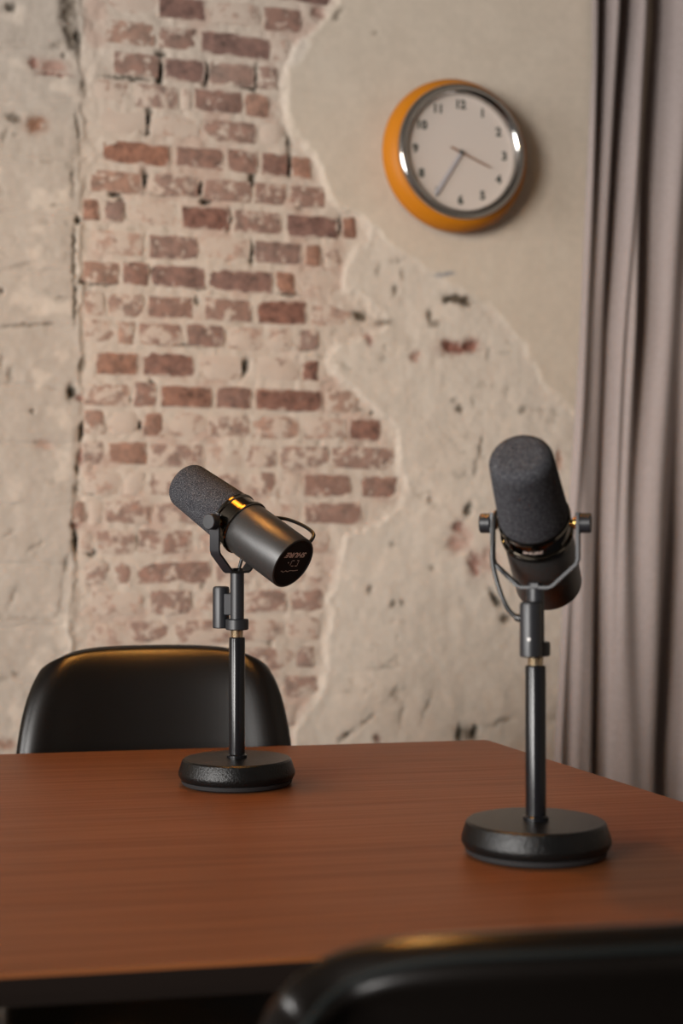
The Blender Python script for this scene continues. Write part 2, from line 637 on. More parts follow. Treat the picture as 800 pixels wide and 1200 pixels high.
smut = sst(0.22, 0.62, fbm(UU * 34, ZZ * 40, 350, 5, .6)) * sst(-0.1, 0.4, fbm(UU * 5, ZZ * 5, 370, 3)) * (1 - 0.85 * wS)
PIG = PIG * (1 - 0.42 * smut[..., None]) + rgb((0.25, 0.21, 0.165)) * 0.42 * smut[..., None]
H -= 0.0016 * smut
chalk = sst(0.15, 0.5, fbm(UU * 22, ZZ * 22, 390, 4)) * wR * (1 - wS)
PIG = PIG * (1 - 0.6 * chalk[..., None]) + rgb((0.66, 0.57, 0.48)) * 0.6 * chalk[..., None]
DIRT, CLAY, SOOT = rgb((0.11, 0.085, 0.06)), rgb((0.22, 0.10, 0.075)), rgb((0.045, 0.04, 0.028))
# losses: (cx, cy, rx, ry, turn, depth mm, pigment, strength)
PITS = [
    # black open joints among the bricks
    (188, 64, 5, 4, 0, 14, SOOT, 1), (189, 84, 4, 14, 8, 16, SOOT, 1), (241, 88, 4, 13, 0, 15, SOOT, 1), (150, 91, 24, 2.2, 4, 10, SOOT, .9), (299, 92, 2.5, 14, 4, 12, SOOT, .9), (290, 102, 12, 1.8, 0, 8, SOOT, .8),
    (174, 138, 3.5, 10, 0, 16, SOOT, 1), (172, 152, 4, 5, 0, 12, SOOT, .9), (170, 209, 4, 9, 0, 16, SOOT, 1), (135, 227, 6, 4, 0, 14, SOOT, .9), (233, 219, 4, 7, -10, 16, SOOT, 1), (243, 235, 6, 4, 0, 14, SOOT, .9), (296, 209, 4, 9, 0, 14, SOOT, .9),
    (340, 192, 4, 14, 0, 16, SOOT, 1), (338, 165, 2.5, 9, -12, 10, SOOT, .8), (350, 232, 4, 10, -6, 14, SOOT, .9), (141, 245, 4, 10, 0, 16, SOOT, .9), (268, 257, 3, 10, 0, 15, SOOT, 1), (398, 265, 4, 8, 0, 16, SOOT, 1), (295, 297, 3.5, 11, 0, 16, SOOT, 1),
    (382, 305, 2.5, 9, 4, 10, SOOT, .8), (205, 227, 28, 1.8, 1, 7, SOOT, .7), (118, 332, 16, 2, 0, 10, SOOT, .8), (100, 329, 6, 2.5, -20, 10, SOOT, .9), (232, 336, 10, 2, 3, 9, SOOT, .7), (231, 352, 3, 5, 0, 12, SOOT, .8), (257, 396, 4, 8, 14, 16, SOOT, 1), (205, 404, 28, 1.6, 4, 6, SOOT, .6),
    (340, 345, 12, 1.6, 6, 6, SOOT, .6), (360, 408, 8, 2.5, 0, 8, SOOT, .7), (420, 370, 9, 5, 20, 10, DIRT, 1), (178, 452, 3.5, 6, 0, 14, SOOT, 1), (142, 470, 12, 1.8, 0, 10, SOOT, .9), (165, 499, 5, 4, 0, 14, SOOT, 1), (287, 430, 4, 9, 15, 14, SOOT, .9), (288, 498, 4, 9, 15, 10, DIRT, .8),
    (386, 462, 1.5, 4, 0, 6, SOOT, .7), (417, 480, 9, 2.2, 12, 8, DIRT, .9), (436, 484, 2.5, 2, 0, 6, SOOT, .8), (211, 400, 3, 3, 0, 5, DIRT, .5), (107, 577, 6, 2, 0, 9, SOOT, .8), (163, 635, 2.5, 9, 0, 8, DIRT, .8), (108, 647, 5, 4, 10, 12, SOOT, .8), (123, 665, 3, 6, 0, 12, SOOT, .9), (112, 683, 8, 3, 0, 8, CLAY, .7),
    (195, 608, 2.5, 5, 0, 8, DIRT, .7), (218, 705, 4, 10, 0, 10, CLAY, .8), (237, 685, 3, 5, 0, 6, DIRT, .5), (318, 750, 3, 10, 20, 8, DIRT, .5), (300, 762, 20, 2, 2, 6, DIRT, .4),
    # the joint along the left pilaster
    (91, 150, 2.2, 16, -8, 8, DIRT, .7), (85, 215, 2.5, 14, 0, 8, DIRT, .8), (87, 280, 2, 10, 0, 10, SOOT, .9), (92, 258, 3, 4, 0, 12, SOOT, 1), (87, 310, 1.8, 20, 2, 8, DIRT, .9), (88, 355, 2, 22, 0, 8, DIRT, .9), (96, 428, 4, 7, 20, 6, DIRT, .6),
    (84, 460, 5, 8, 0, 14, SOOT, .9), (94, 466, 4, 4, 0, 10, CLAY, .8), (97, 505, 3, 11, 12, 16, SOOT, 1), (95, 535, 3.5, 9, 0, 12, CLAY, .9), (91, 550, 2, 6, 0, 12, SOOT, .9), (89, 572, 3, 5, 0, 8, DIRT, .7), (89, 615, 5, 5, 0, 10, CLAY, .8), (88.5, 634, 3, 14, -4, 18, SOOT, 1), (78, 660, 3, 9, 10, 6, DIRT, .4), (71, 700, 2, 18, 8, 4, DIRT, .3),
    # losses in the left pilaster
    (80, 10, 9, 22, 0, 12, DIRT, .8), (83, 42, 7, 16, -14, 12, DIRT, .8), (92, 46, 4, 12, 0, 14, SOOT, .7), (66, 52, 6, 4, -30, 8, DIRT, .5), (60, 78, 18, 7, 8, 8, rgb((.36, .21, .165)), .8), (38, 74, 4, 6, 20, 8, CLAY, .9), (75, 65, 3, 3, 0, 8, SOOT, .8), (62, 88, 18, 1.8, 4, 8, CLAY, .8), (98, 102, 4, 9, -15, 7, DIRT, .6), (13, 10, 6, 5, -25, 8, SOOT, .8),
    (42, 147, 13, 9, -6, 9, rgb((.27, .15, .10)), 1), (14, 138, 7, 5, 20, 7, DIRT, .6), (22, 140, 4, 3, 0, 6, DIRT, .6), (6, 160, 3, 9, 15, 6, DIRT, .5), (65, 241, 7, 2, -3, 6, DIRT, .4), (25, 311, 14, 2, -10, 4, DIRT, .25), (72, 350, 8, 1.8, -4, 5, DIRT, .45), (30, 381, 26, 1.6, -4, 5, DIRT, .6), (57, 379, 5, 2, 0, 5, DIRT, .5), (1, 341, 3, 3, 0, 10, SOOT, 1),
    (12, 440, 3, 9, 12, 5, DIRT, .4), (2, 425, 2, 10, 0, 5, DIRT, .4), (62, 455, 7, 2, 10, 5, DIRT, .35), (37, 482, 3, 2.5, 0, 6, SOOT, .6), (50, 521, 9, 5, 0, 4, rgb((.42, .28, .22)), .7), (40, 518, 2, 2, 0, 4, DIRT, .5), (10, 625, 9, 3, -35, 5, DIRT, .3), (44, 640, 12, 2, -30, 5, DIRT, .25), (15, 700, 3, 14, 25, 5, DIRT, .3), (30, 725, 25, 1.8, 0, 4, DIRT, .25),
    (20, 790, 5, 3, 0, 5, DIRT, .3), (6, 872, 12, 5, 0, 6, rgb((.30, .17, .12)), .8), (90, 340, 3, 3, 0, 8, SOOT, .6),
    # losses in the rough plaster
    (535, 351, 15, 5, 6, 10, DIRT, 1), (545, 356, 5, 5, 0, 12, DIRT, .9), (523, 353, 5, 3, -20, 8, SOOT, .6), (502, 372, 3, 8, -6, 7, DIRT, .8), (510, 379, 7, 3, -8, 6, DIRT, .6), (536, 408, 20, 7, -5, 11, CLAY, 1), (525, 405, 10, 5, 25, 10, CLAY, 1), (552, 404, 7, 7, 0, 10, CLAY, .9), (486, 418, 5, 6, 0, 7, rgb((.30, .16, .12)), .8),
    (450, 378, 9, 4, -10, 7, DIRT, .7), (430, 398, 4, 7, -25, 6, CLAY, .8), (462, 340, 3, 5, 15, 6, DIRT, .6), (465, 306, 6, 2.5, -15, 6, DIRT, .6), (443, 315, 3, 7, 8, 5, DIRT, .4), (471, 322, 2.5, 6, 0, 4, DIRT, .35), (537, 479, 4, 3.5, 0, 9, DIRT, .9), (531, 470, 4, 2, -30, 5, DIRT, .4), (612, 480, 4, 5, 10, 6, DIRT, .6), (553, 470, 2, 6, 0, 3, DIRT, .3),
    (562, 525, 2.2, 12, 8, 7, DIRT, .7), (556, 548, 2.5, 10, 6, 6, DIRT, .5), (548, 597, 3.5, 7, 14, 10, SOOT, .8), (535, 618, 7, 6, -25, 10, rgb((.20, .09, .07)), .9), (533, 636, 8, 10, 0, 8, rgb((.40, .25, .20)), .9), (545, 630, 7, 12, 0, 6, rgb((.46, .31, .255)), .7), (555, 663, 7, 13, 0, 10, rgb((.24, .12, .095)), .9), (572, 655, 10, 14, 0, 6, rgb((.42, .28, .23)), .7),
    (580, 702, 3.5, 12, -30, 10, SOOT, .9), (590, 725, 5, 6, 20, 9, DIRT, .9), (502, 585, 3, 5, 10, 5, DIRT, .5), (505, 665, 3.5, 3, 0, 5, DIRT, .5), (460, 638, 3, 3, 0, 5, DIRT, .5), (433, 690, 3, 4.5, 20, 7, DIRT, .8), (460, 708, 3, 4.5, 20, 7, DIRT, .8), (471, 706, 2.5, 3.5, 0, 6, DIRT, .6), (655, 538, 4, 12, 0, 8, rgb((.33, .2, .15)), .9), (650, 548, 4, 8, 0, 8, rgb((.33, .2, .15)), .6),
    (546, 861, 12, 9, 0, 10, DIRT, .8), (538, 862, 3, 9, 0, 12, SOOT, .9), (556, 858, 3, 7, 0, 12, SOOT, .7), (585, 845, 14, 3, -22, 6, DIRT, .6), (405, 862, 9, 2.5, -40, 8, SOOT, .8), (441, 866, 4, 6, 0, 10, rgb((.16, .09, .07)), .9), (430, 843, 9, 2, -40, 6, DIRT, .6), (458, 812, 9, 1.6, -48, 5, DIRT, .5), (470, 838, 2, 14, 12, 4, DIRT, .35), (500, 828, 3, 16, 25, 4, DIRT, .3),
    (450, 782, 20, 2, -6, 4, DIRT, .25), (610, 620, 3, 3, 0, 5, DIRT, .4), (520, 322, 12, 2.5, -3, 0.5, rgb((.27, .27, .28)), .85), (572, 415, 3, 6, 12, 4, DIRT, .25), (600, 560, 3, 12, 10, 5, DIRT, .3),
    (395, 18, 3, 8, 35, 5, DIRT, .5), (438, 40, 4, 2.5, 0, 4, DIRT, .4), (372, 15, 7, 8, 0, 8, CLAY, .7),
]
jx = 3.4 * fbm(X / 6, Y / 6, 400, 4, .65)
jy = 3.4 * fbm(X / 6, Y / 6, 430, 4, .65)
jd = np.clip(0.95 + 0.9 * fbm(X / 7, Y / 7, 460, 3), 0.1, 1.3)
for (cx, cy, rx, ry, ang, dep, pg, st) in PITS:
    m_ = (np.abs(X - cx) < 3 * (rx + ry)) & (np.abs(Y - cy) < 3 * (rx + ry))
    if not m_.any():
        continue
    dx = X[m_] + jx[m_] - cx
    dy = Y[m_] + jy[m_] - cy
    ca_, sa_ = math.cos(R(ang)), math.sin(R(ang))
    q = ((dx * ca_ + dy * sa_) / rx) ** 2 + ((-dx * sa_ + dy * ca_) / ry) ** 2
    f_ = np.exp(-q ** 1.1)
    H[m_] -= dep * (0.0010 if pg is SOOT else 0.00055) * f_ * jd[m_]
    a_ = (np.clip(f_ * 1.7 * jd[m_], 0, 1) * st)[:, None]
    PIG[m_] = PIG[m_] * (1 - a_) + pg * a_

region = np.where(wS > 0.5, 3, np.where(wL > 0.5, 1, np.where(wR > 0.5, 2, 0)))
nz, nu = X.shape
vid = np.arange(nz * nu).reshape(nz, nu)
quads = np.stack([vid[:-1, :-1], vid[:-1, 1:], vid[1:, 1:], vid[1:, :-1]], -1).reshape(-1, 4)
qreg = region[:-1, :-1].reshape(-1)
VV = np.stack([UU, -H, ZZ], -1).reshape(-1, 3).astype(np.float32)
CC = np.concatenate([PIG.reshape(-1, 3), np.ones((nz * nu, 1), np.float32)], 1).astype(np.float32)


def grid_mesh(name, sel, extra=None):
    q = quads[sel]
    used, inv = np.unique(q, return_inverse=True)
    q = inv.reshape(-1, 4)
    vv, cc_ = VV[used], CC[used]
    if extra:
        ev = np.array([tuple(p) for p in extra[0]], np.float32)
        eq = np.array(extra[1]) + len(vv)
        vv = np.concatenate([vv, ev])
        cc_ = np.concatenate([cc_, np.tile(np.array([[*P_s, 1]], np.float32), (len(ev), 1))])
        q = np.concatenate([q, eq])
    me = bpy.data.meshes.new(name)
    me.vertices.add(len(vv))
    me.vertices.foreach_set('co', vv.ravel())
    me.loops.add(q.size)
    me.loops.foreach_set('vertex_index', q.ravel().astype(np.int32))
    me.polygons.add(len(q))
    me.polygons.foreach_set('loop_start', np.arange(0, q.size, 4, dtype=np.int32))
    me.update(calc_edges=True)
    at = me.color_attributes.new('pigment', 'FLOAT_COLOR', 'POINT')
    at.data.foreach_set('color', cc_.ravel())
    me.polygons.foreach_set('use_smooth', [True] * len(me.polygons))
    me.materials.append(M_wall)
    ob = bpy.data.objects.new(name, me)
    col.objects.link(ob)
    return ob


# plain wall beyond the modelled stretch, and the wall's thickness behind it
mg = 0.012
extra = join(box(LEFT_U - .2, GU0 + .004, -0.0085, .25, 0, CEIL_Z), box(GU1 - .004, RIGHT_U + .2, -0.0115, .25, 0, CEIL_Z),
             box(GU0, GU1, -0.0085, .25, 0, GZ0 + .002), box(GU0, GU1, -0.0115, .25, GZ1 - .006, CEIL_Z), box(GU0, GU1, .05, .25, GZ0, GZ1))
wall = grid_mesh('wall_back', qreg == 0, extra)
structure(wall)
wall.location = WALL_O
wall.rotation_euler = (0, 0, YAW)
for rid, nm, lab in ((1, 'painted_plaster', 'cream painted plaster over the left pilaster'), (2, 'rough_plaster', 'rough pitted grey-beige undercoat plaster'),
                     (3, 'smooth_plaster', 'smooth beige top coat of plaster around the clock')):
    g_ = grid_mesh(nm, qreg == rid)
    g_.parent = wall
    g_['label'] = lab

COURSES = [
    (-58, [(128, 180, .3, 3), (186, 240, .5, 0), (246, 300, .5, 1), (306, 372, .6, 0)]),
    (-22, [(130, 195, .3, 3), (200, 250, .35, 3), (255, 310, .45, 3), (314, 388, .9, 1)]),
    (14, [(126, 182, .28, 3), (186, 241, .92, 1), (245, 303, .3, 3), (309, 352, .7, 0)]),
    (50, [(124, 182, .5, 2), (186, 229, .6, 0), (235, 316, .85, 1), (319, 342, .3, 3)]),
    (85, [(133, 186, .6, 0), (191, 240, .85, 1), (246, 298, .55, 1), (303, 326, .55, 0)]),
    (119, [(110, 152, .35, 2), (158, 208, .45, 0), (212, 225, .2, 3), (228, 283, .75, 0), (286, 314, .8, 2)]),
    (152, [(118, 170, .12, 3), (178, 232, .2, 3), (238, 300, .55, 0), (304, 330, .1, 3)]),
    (187, [(121, 198, .97, 2), (205, 261, .72, 0), (266, 302, .7, 0), (306, 337, .85, 0), (342, 364, .85, 2)]),
    (222, [(105, 166, .62, 2), (180, 232, .5, 0), (240, 294, .55, 0), (299, 334, .62, 0), (340, 380, .62, 0)]),
    (257, [(97, 117, .9, 2), (121, 146, .6, 1), (150, 207, .2, 3), (213, 269, .97, 0), (274, 328, .65, 0), (336, 396, .95, 1), (400, 417, .9, 2)]),
    (292, [(107, 168, .38, 3), (175, 231, .7, 1), (238, 293, .35, 3), (298, 353, .7, 1), (358, 375, .8, 2), (379, 398, .35, 0)]),
    (327, [(96, 140, .6, 2), (144, 174, .75, 0), (177, 240, .82, 1), (244, 319, .85, 1), (323, 346, .85, 2), (352, 388, .12, 3)]),
    (362, [(98, 122, .4, 2), (127, 167, .45, 2), (174, 226, .65, 0), (240, 294, .6, 0), (302, 358, .97, 0), (364, 412, .45, 3)]),
    (394, [(98, 132, .38, 2), (137, 158, .5, 2), (162, 214, .55, 0), (219, 262, .7, 0), (268, 308, .35, 3), (312, 346, .35, 3), (350, 373, .5, 1)]),
    (430, [(112, 161, .85, 2), (168, 227, .85, 0), (234, 282, .2, 3), (302, 349, .25, 3), (354, 373, .92, 0)]),
    (466, [(98, 152, .38, 2), (156, 183, .65, 0), (188, 248, .92, 2), (253, 293, .8, 0), (299, 377, .92, 0), (382, 420, .38, 2)]),
    (499, [(98, 123, .5, 2), (128, 162, .2, 3), (166, 191, .75, 2), (196, 240, .3, 3), (245, 292, .4, 0), (296, 350, .45, 2), (356, 405, .35, 3), (409, 445, .9, 0)]),
    (534, [(98, 121, .5, 1), (126, 171, .85, 2), (176, 238, .55, 0), (242, 284, .35, 3), (288, 323, .5, 0), (327, 384, .45, 0), (389, 461, .62, 0)]),
    (568, [(98, 140, .32, 3), (145, 170, .25, 3), (174, 240, .5, 0), (245, 290, .4, 0), (294, 322, .6, 0), (327, 351, .25, 3), (356, 410, .78, 0), (424, 466, .78, 0)]),
    (601, [(84, 100, .6, 2), (104, 120, .2, 3), (124, 176, .55, 0), (182, 236, .45, 0), (242, 300, .35, 3), (304, 350, .35, 3), (356, 422, .72, 0)]),
    (635, [(92, 108, .35, 3), (114, 158, .45, 0), (162, 225, .6, 0), (230, 275, .4, 3), (280, 330, .35, 3), (336, 384, .35, 3)]),
    (670, [(98, 128, .42, 0), (133, 154, .5, 0), (158, 246, .72, 0), (252, 300, .45, 0), (306, 355, .45, 3), (360, 382, .4, 0)]),
    (705, [(108, 166, .35, 3), (176, 224, .6, 0), (230, 280, .45, 3), (286, 336, .6, 0), (341, 378, .55, 0)]),
    (740, [(103, 148, .42, 3), (152, 197, .55, 0), (204, 268, .5, 0), (274, 332, .5, 3), (337, 374, .45, 3)]),
    (774, [(100, 160, .35, 3), (165, 230, .35, 3), (236, 286, .4, 3), (290, 342, .5, 0), (347, 368, .5, 0)]),
    (808, [(100, 150, .35, 3), (155, 215, .35, 3), (220, 280, .35, 3), (285, 326, .4, 3), (331, 372, .5, 0)]),
    (842, [(100, 150, .35, 3), (156, 215, .35, 3), (220, 270, .35, 3), (276, 328, .4, 3), (332, 346, .45, 0)]),
]


def brick_mesh(w, hgt):
    """rounded, slightly uneven brick: front grid 5 x 3 and its sides; front at local y = 0, back at +0.05"""
    nx, nzr = (5, 4)
    V, F = [], []
    for j in range(nzr):
        for i in range(nx):
            sx, sz = i / (nx - 1) * 2 - 1, j / (nzr - 1) * 2 - 1
            x, z = sx * w / 2, sz * hgt / 2
            edge = i in (0, nx - 1) or j in (0, nzr - 1)
            corner = i in (0, nx - 1) and j in (0, nzr - 1)
            y = random.uniform(-.0012, .0012)
            if not edge:
                x *= 1.15
                z *= 1.7 if nzr == 4 else 1
            if edge:
                y += .0018 + random.uniform(0, .0010)
                x += random.uniform(-.0022, .0022)
                z += random.uniform(-.0020, .0020)
            if corner:
                x *= .985
                z *= .96
                y += .001
            V.append((x, y, z))
    for j in range(nzr - 1):
        for i in range(nx - 1):
            a = j * nx + i
            F.append((a, a + 1, a + nx + 1, a + nx))
    loop = [i for i in range(nx)] + [j * nx + nx - 1 for j in range(1, nzr)] + [(nzr - 1) * nx + i for i in range(nx - 2, -1, -1)] + [j * nx for j in range(nzr - 2, 0, -1)]
    b = len(V)
    for i in loop:
        V.append((V[i][0], .045, V[i][2]))
    m_ = len(loop)
    for i in range(m_):
        F.append((loop[i], loop[(i + 1) % m_], b + (i + 1) % m_, b + i))
    return V, F


TONE = [0.0, 0.33, 0.66, 1.0]
for yc, row in COURSES:
    zc = at_wall(250, yc)[1]
    for (x0, x1, e, tn) in row:
        e *= 1.0 if yc < 500 else 0.86
        ym = yc + (630 - yc) / 5300 * ((x0 + x1) / 2 - 250)
        u0, u1 = at_wall(x0, ym)[0], at_wall(x1, ym)[0]
        b = obj('brick', brick_mesh(u1 - u0, random.uniform(.045, .050)), M_brick, wall, smooth=50)
        b.location = ((u0 + u1) / 2, -(.0016 + .0022 * e + random.uniform(0, .0016)), zc + random.uniform(-.002, .002))
        b.rotation_euler = (random.uniform(-.02, .02), random.uniform(-.012, .012), random.uniform(-.012, .012))
        b['aspect'] = float((u1 - u0) / .048)
        b['exposure'] = float(e)
        b['tone'] = float(min(1, max(0, TONE[tn] + random.uniform(-.12, .12))))

# ------------------------------------------------------------------ table
F0, F1 = (0, 884), (570, 867)
E0, E1 = (570, 867), (800, 940)
NR0, NR1 = (0, 1141), (340, 1122)


def line_hit(a, b, c, d):
    a, b, c, d = (Vector((p.x, p.y)) for p in (a, b, c, d))
    r_, s_ = b - a, d - c
    t_ = ((c - a).x * s_.y - (c - a).y * s_.x) / (r_.x * s_.y - r_.y * s_.x)
    return a + r_ * t_


f0, f1 = at_z(*F0, TABLE_Z), at_z(*F1, TABLE_Z)
e1 = at_z(*E1, TABLE_Z)
n0, n1 = at_z(*NR0, TABLE_Z), at_z(*NR1, TABLE_Z)
cFR = Vector((f1.x, f1.y))
cNR = line_hit(f1, e1, n0, n1)
fdir = Vector((f0.x - f1.x, f0.y - f1.y)).normalized()
ndir = Vector((n0.x - n1.x, n0.y - n1.y)).normalized()
cFL = cFR + fdir * 1.75
cNL = cNR + ndir * 1.75
ctr = (cFR + cNR + cFL + cNL) / 4
tang = math.atan2(-fdir.y, -fdir.x)
table = thing('conference_table', 'walnut veneered conference table with thin dark edge carrying both microphones', 'table', (ctr.x, ctr.y, 0), tang)
Rt = Matrix.Rotation(-tang, 2)
loc2 = [Rt @ (c - ctr) for c in (cNL, cNR, cFR, cFL)]


def round_poly(P, r, n=5):
    out = []
    for i, p in enumerate(P):
        a, b = (P[i - 1] - p).normalized(), (P[(i + 1) % len(P)] - p).normalized()
        for j in range(n + 1):
            t_ = j / n
            out.append(p + a * r * (1 - t_) ** 2 + b * r * t_ ** 2)
    return out


def slab(P, z0, z1, inset=0.0):
    n = len(P)
    c = sum(P, Vector((0, 0))) / n
    V = [Vector((p.x, p.y, z1)) for p in P] + [Vector((p.x - (p.x - c.x) / (p - c).length * inset, p.y - (p.y - c.y) / (p - c).length * inset, z0)) for p in P]
    F = [tuple(range(n)), tuple(range(2 * n - 1, n - 1, -1))] + [(i, i + n, (i + 1) % n + n, (i + 1) % n) for i in range(n)]
    return V, F


RP = round_poly(loc2, .006)
obj('tabletop', slab(RP, TABLE_Z - .0035, TABLE_Z), M_wood, table, smooth=0)
obj('tabletop_edge', slab(RP, TABLE_Z - .030, TABLE_Z - .0035, .05), M_edge, table, smooth=0)
cc2 = sum(loc2, Vector((0, 0))) / 4
for p in loc2:
    q = p + (cc2 - p).normalized() * .11
    obj('leg', box(q.x - .03, q.x + .03, q.y - .03, q.y + .03, 0, TABLE_Z - .03, .003), M_tleg, table, smooth=0)
obj('frame_rail', join(box(-.6, .6, -.02, .02, TABLE_Z - .07, TABLE_Z - .03)), M_tleg, table, smooth=0)

# ------------------------------------------------------------------ microphones on desk stands
def microphone(label, px, depth, heading, elev, dz):
    p = at_depth(px, 900, depth)
    base = thing('desk_microphone', label, 'microphone', (p.x, p.y, TABLE_Z), heading)
    PZ = .2985 + dz
    # stand
    obj('base', lathe([(0, .0065), (.060, .0065), (.0645, .0075), (.0668, .012), (.0668, .0155), (.0625, .0285), (.0605, .0302), (.030, .0306), (.012, .0306), (0, .0306)], 72), M_base, base, 30)
    obj('rubber_ring', lathe([(0, 0), (.0585, 0), (.0625, .0022), (.0640, .0065), (.058, .0068), (0, .0068)], 72), M_rubber, base, 30)
    obj('pole', lathe([(0, .030), (.0115, .030), (.0115, .0335), (.0092, .035), (.0092, .167), (.0086, .1685), (0, .1685)], 40), M_gloss, base)
    th = [(0, .168)]
    z = .168
    while z < .1785:
        th += [(.0066, z), (.0074, z + .0006)]
        z += .0012
    obj('threaded_stud', lathe(th + [(0, z)], 32), M_thread, base, 60)
    # yoke mount
    obj('mount_collar', lathe([(0, .177), (.0122, .177), (.0132, .178), (.0132, .1885), (.0122, .1895), (0, .1895)], 40), M_yoke, base)
    obj('stem', rod(.0080, .189, .2405 + dz, .0006), M_yoke, base)
    bar = obj('connector_barrel', lathe([(0, .178), (.0088, .178), (.0097, .179), (.0097, .223), (.0090, .2255), (.0070, .2265), (0, .2265)], 40, Matrix.Translation((0, .0245, 0))), M_yoke, base)
    obj('set_screw', lathe([(0, -.0002), (.0016, -.0002), (.0016, .0006), (0, .0006)], 16, Matrix.Translation((0, .0342, .194)) @ Matrix.Rotation(-PI / 2, 4, 'X')), M_screw, bar)
    obj('bracket', box(-.0045, .0045, .006, .018, .1935, .2185, .001), M_yoke, base, 0)
    path = [(.0385, .308), (.0385, .2665), (.0370, .2620), (.0160, .2425), (.0125, .2410), (0, .2408), (-.0125, .2410), (-.0160, .2425), (-.0370, .2620), (-.0385, .2665), (-.0385, .308)]
    path = [(x_, z_ + dz) for x_, z_ in path]
    obj('yoke', strap(path, .0135, .0026), M_yoke, base, 40)
    obj('yoke_bolt', lathe([(0, .2415 + dz), (.0068, .2415 + dz), (.0068, .2445 + dz), (.0055, .2455 + dz), (0, .2455 + dz)], 6), M_yoke, base, 0)
    for s in (-1, 1):
        Mk = Matrix.Translation((0, 0, PZ)) @ Matrix.Rotation(s * PI / 2, 4, 'Y')
        kn = [(0, .0398), (.0085, .0398), (.0090, .0404)]
        for i in range(4):
            zz = .0412 + i * .0020
            kn += [(.0091, zz), (.0088, zz + .0010)]
        kn += [(.0090, .0492), (.0082, .0500), (0, .0501)]
        obj('knob', lathe(kn, 40, Mk), M_yoke, base, 40)
        obj('pivot_screw', lathe([(0, .030), (.0034, .030), (.0034, .0345), (.0056, .0345), (.0056, .0372), (0, .0372)], 24, Mk), M_brass, base)
    # head
    a = Vector((0, math.cos(elev), math.sin(elev)))
    up = Vector((0, -math.sin(elev), math.cos(elev)))
    Xv = Vector((1, 0, 0))
    piv = Vector((0, 0, PZ))
    H4 = Matrix(((Xv.x, -up.x, a.x, piv.x), (Xv.y, -up.y, a.y, piv.y), (Xv.z, -up.z, a.z, piv.z), (0, 0, 0, 1)))
    obj('body', lathe([(.0288, -.0945), (.0310, -.0943), (.0314, -.0935), (.0314, -.0165), (.0310, -.0150), (.028, -.0150)], 64, H4), M_body, base)
    cap = obj('end_cap', lathe([(0, -.0935), (.0284, -.0935), (.0289, -.0946), (.0282, -.0938), (.0282, -.0915), (0, -.0915)], 64, H4), M_cap, base)
    bd = obj('band', lathe([(.026, -.0155), (.0325, -.0155), (.0334, -.0145), (.0334, -.0118), (.0325, -.0108), (.0312, -.0106), (.0312, .0040), (.0322, .0044), (.0330, .0055), (.0330, .0078), (.0320, .0090), (.026, .0092)], 72, H4), M_band, base)
    fo = [(.0290, .0088), (.0308, .0098), (.0314, .0125)]
    for i in range(1, 9):
        q = i / 8
        fo.append((.0314 - .0034 * q, .0125 + .0725 * q))
    r0, z0, rr = .0280, .0850, .0115
    for i in range(1, 9):
        q = i / 8 * PI / 2
        fo.append((r0 - rr * (1 - math.cos(q)), z0 + rr * math.sin(q)))
    fo += [(.006, z0 + rr + .0006), (0, z0 + rr + .0007)]
    obj('windscreen', lathe(fo, 64, H4), M_foam, base, 80)

    def on_cap(V, dx, dz):
        return [piv + a * (-.0940 - p_.z) + (-Xv) * (p_.x + dx) + (-up) * (p_.y + dz) for p_ in V]
    tv, tf = text_vf('SHURE', .0086, .00028, .28, .0, 1.36)
    obj('lettering', (on_cap(tv, 0, -.0105), tf), M_print, cap, 0)
    ic = []
    for (x0, z0_, x1, z1_) in ((-.0095, .0035, -.0055, .0043), (-.0030, .0035, .0010, .0043), (-.0095, -.0035, -.0060, -.0027), (-.0015, -.0035, .0025, -.0027), (.0075, -.0012, .0090, .0003), (-.0098, -.003, -.0091, .0035), (.0027, -.003, .0034, .003)):
        ic.append(([Vector((x0, z0_, 0)), Vector((x1, z0_, 0)), Vector((x1, z1_, 0)), Vector((x0, z1_, 0))], [(0, 1, 2, 3)]))
    iv, if_ = join(*ic)
    obj('switch_symbols', (on_cap(iv, 0, 0), if_), M_print, cap, 0)
    wave = [(-.0150, 0), (-.008, .0006), (-.001, .0002), (.003, .0016), (.0065, .0004), (.0105, .0022), (.0135, .0005), (.0150, .0009)]
    wv, wf2 = [], []
    for i, (x_, z_) in enumerate(wave):
        wv += [Vector((x_, z_ - .00035, 0)), Vector((x_, z_ + .00035, 0))]
        if i:
            wf2.append((2 * i - 2, 2 * i, 2 * i + 1, 2 * i - 1))
    obj('response_curve', (on_cap(wv, 0, .0095), wf2), M_print, cap, 0)
    tv, tf = text_vf('SHURE', .0048, .0001, .28, .0, 1.25)
    rb = .03145
    wr = []
    for p_ in tv:
        th_ = p_.x / rb
        wr.append(piv + a * (-.0033 + p_.y) + (-up) * (rb * math.cos(th_)) + (-Xv) * (rb * math.sin(th_)))
    obj('lettering', (wr, tf), M_print, bd, 0)
    # cable from the rear housing, over the yoke's right arm, down to the connector
    def hd(x, t_, u_):
        return piv + Xv * x + a * t_ + up * u_
    pts = [hd(.0235, -.0845, .0185), hd(.0290, -.0850, .0255), hd(.0345, -.079, .0300), hd(.0385, -.060, .0290), hd(.0385, -.036, .0240), hd(.0352, -.014, .0150), hd(.0345, .002, .0100), hd(.0345, .0125, .000),
           Vector((.0350, .0175, .283 + dz)), Vector((.0345, .0205, .262 + dz)), Vector((.0260, .0250, .232)), Vector((.0180, .0248, .217)), Vector((.0085, .0245, .2115))]
    obj('cable', tube(catmull(pts, 8), .0021, 12), M_cable, base, 60)
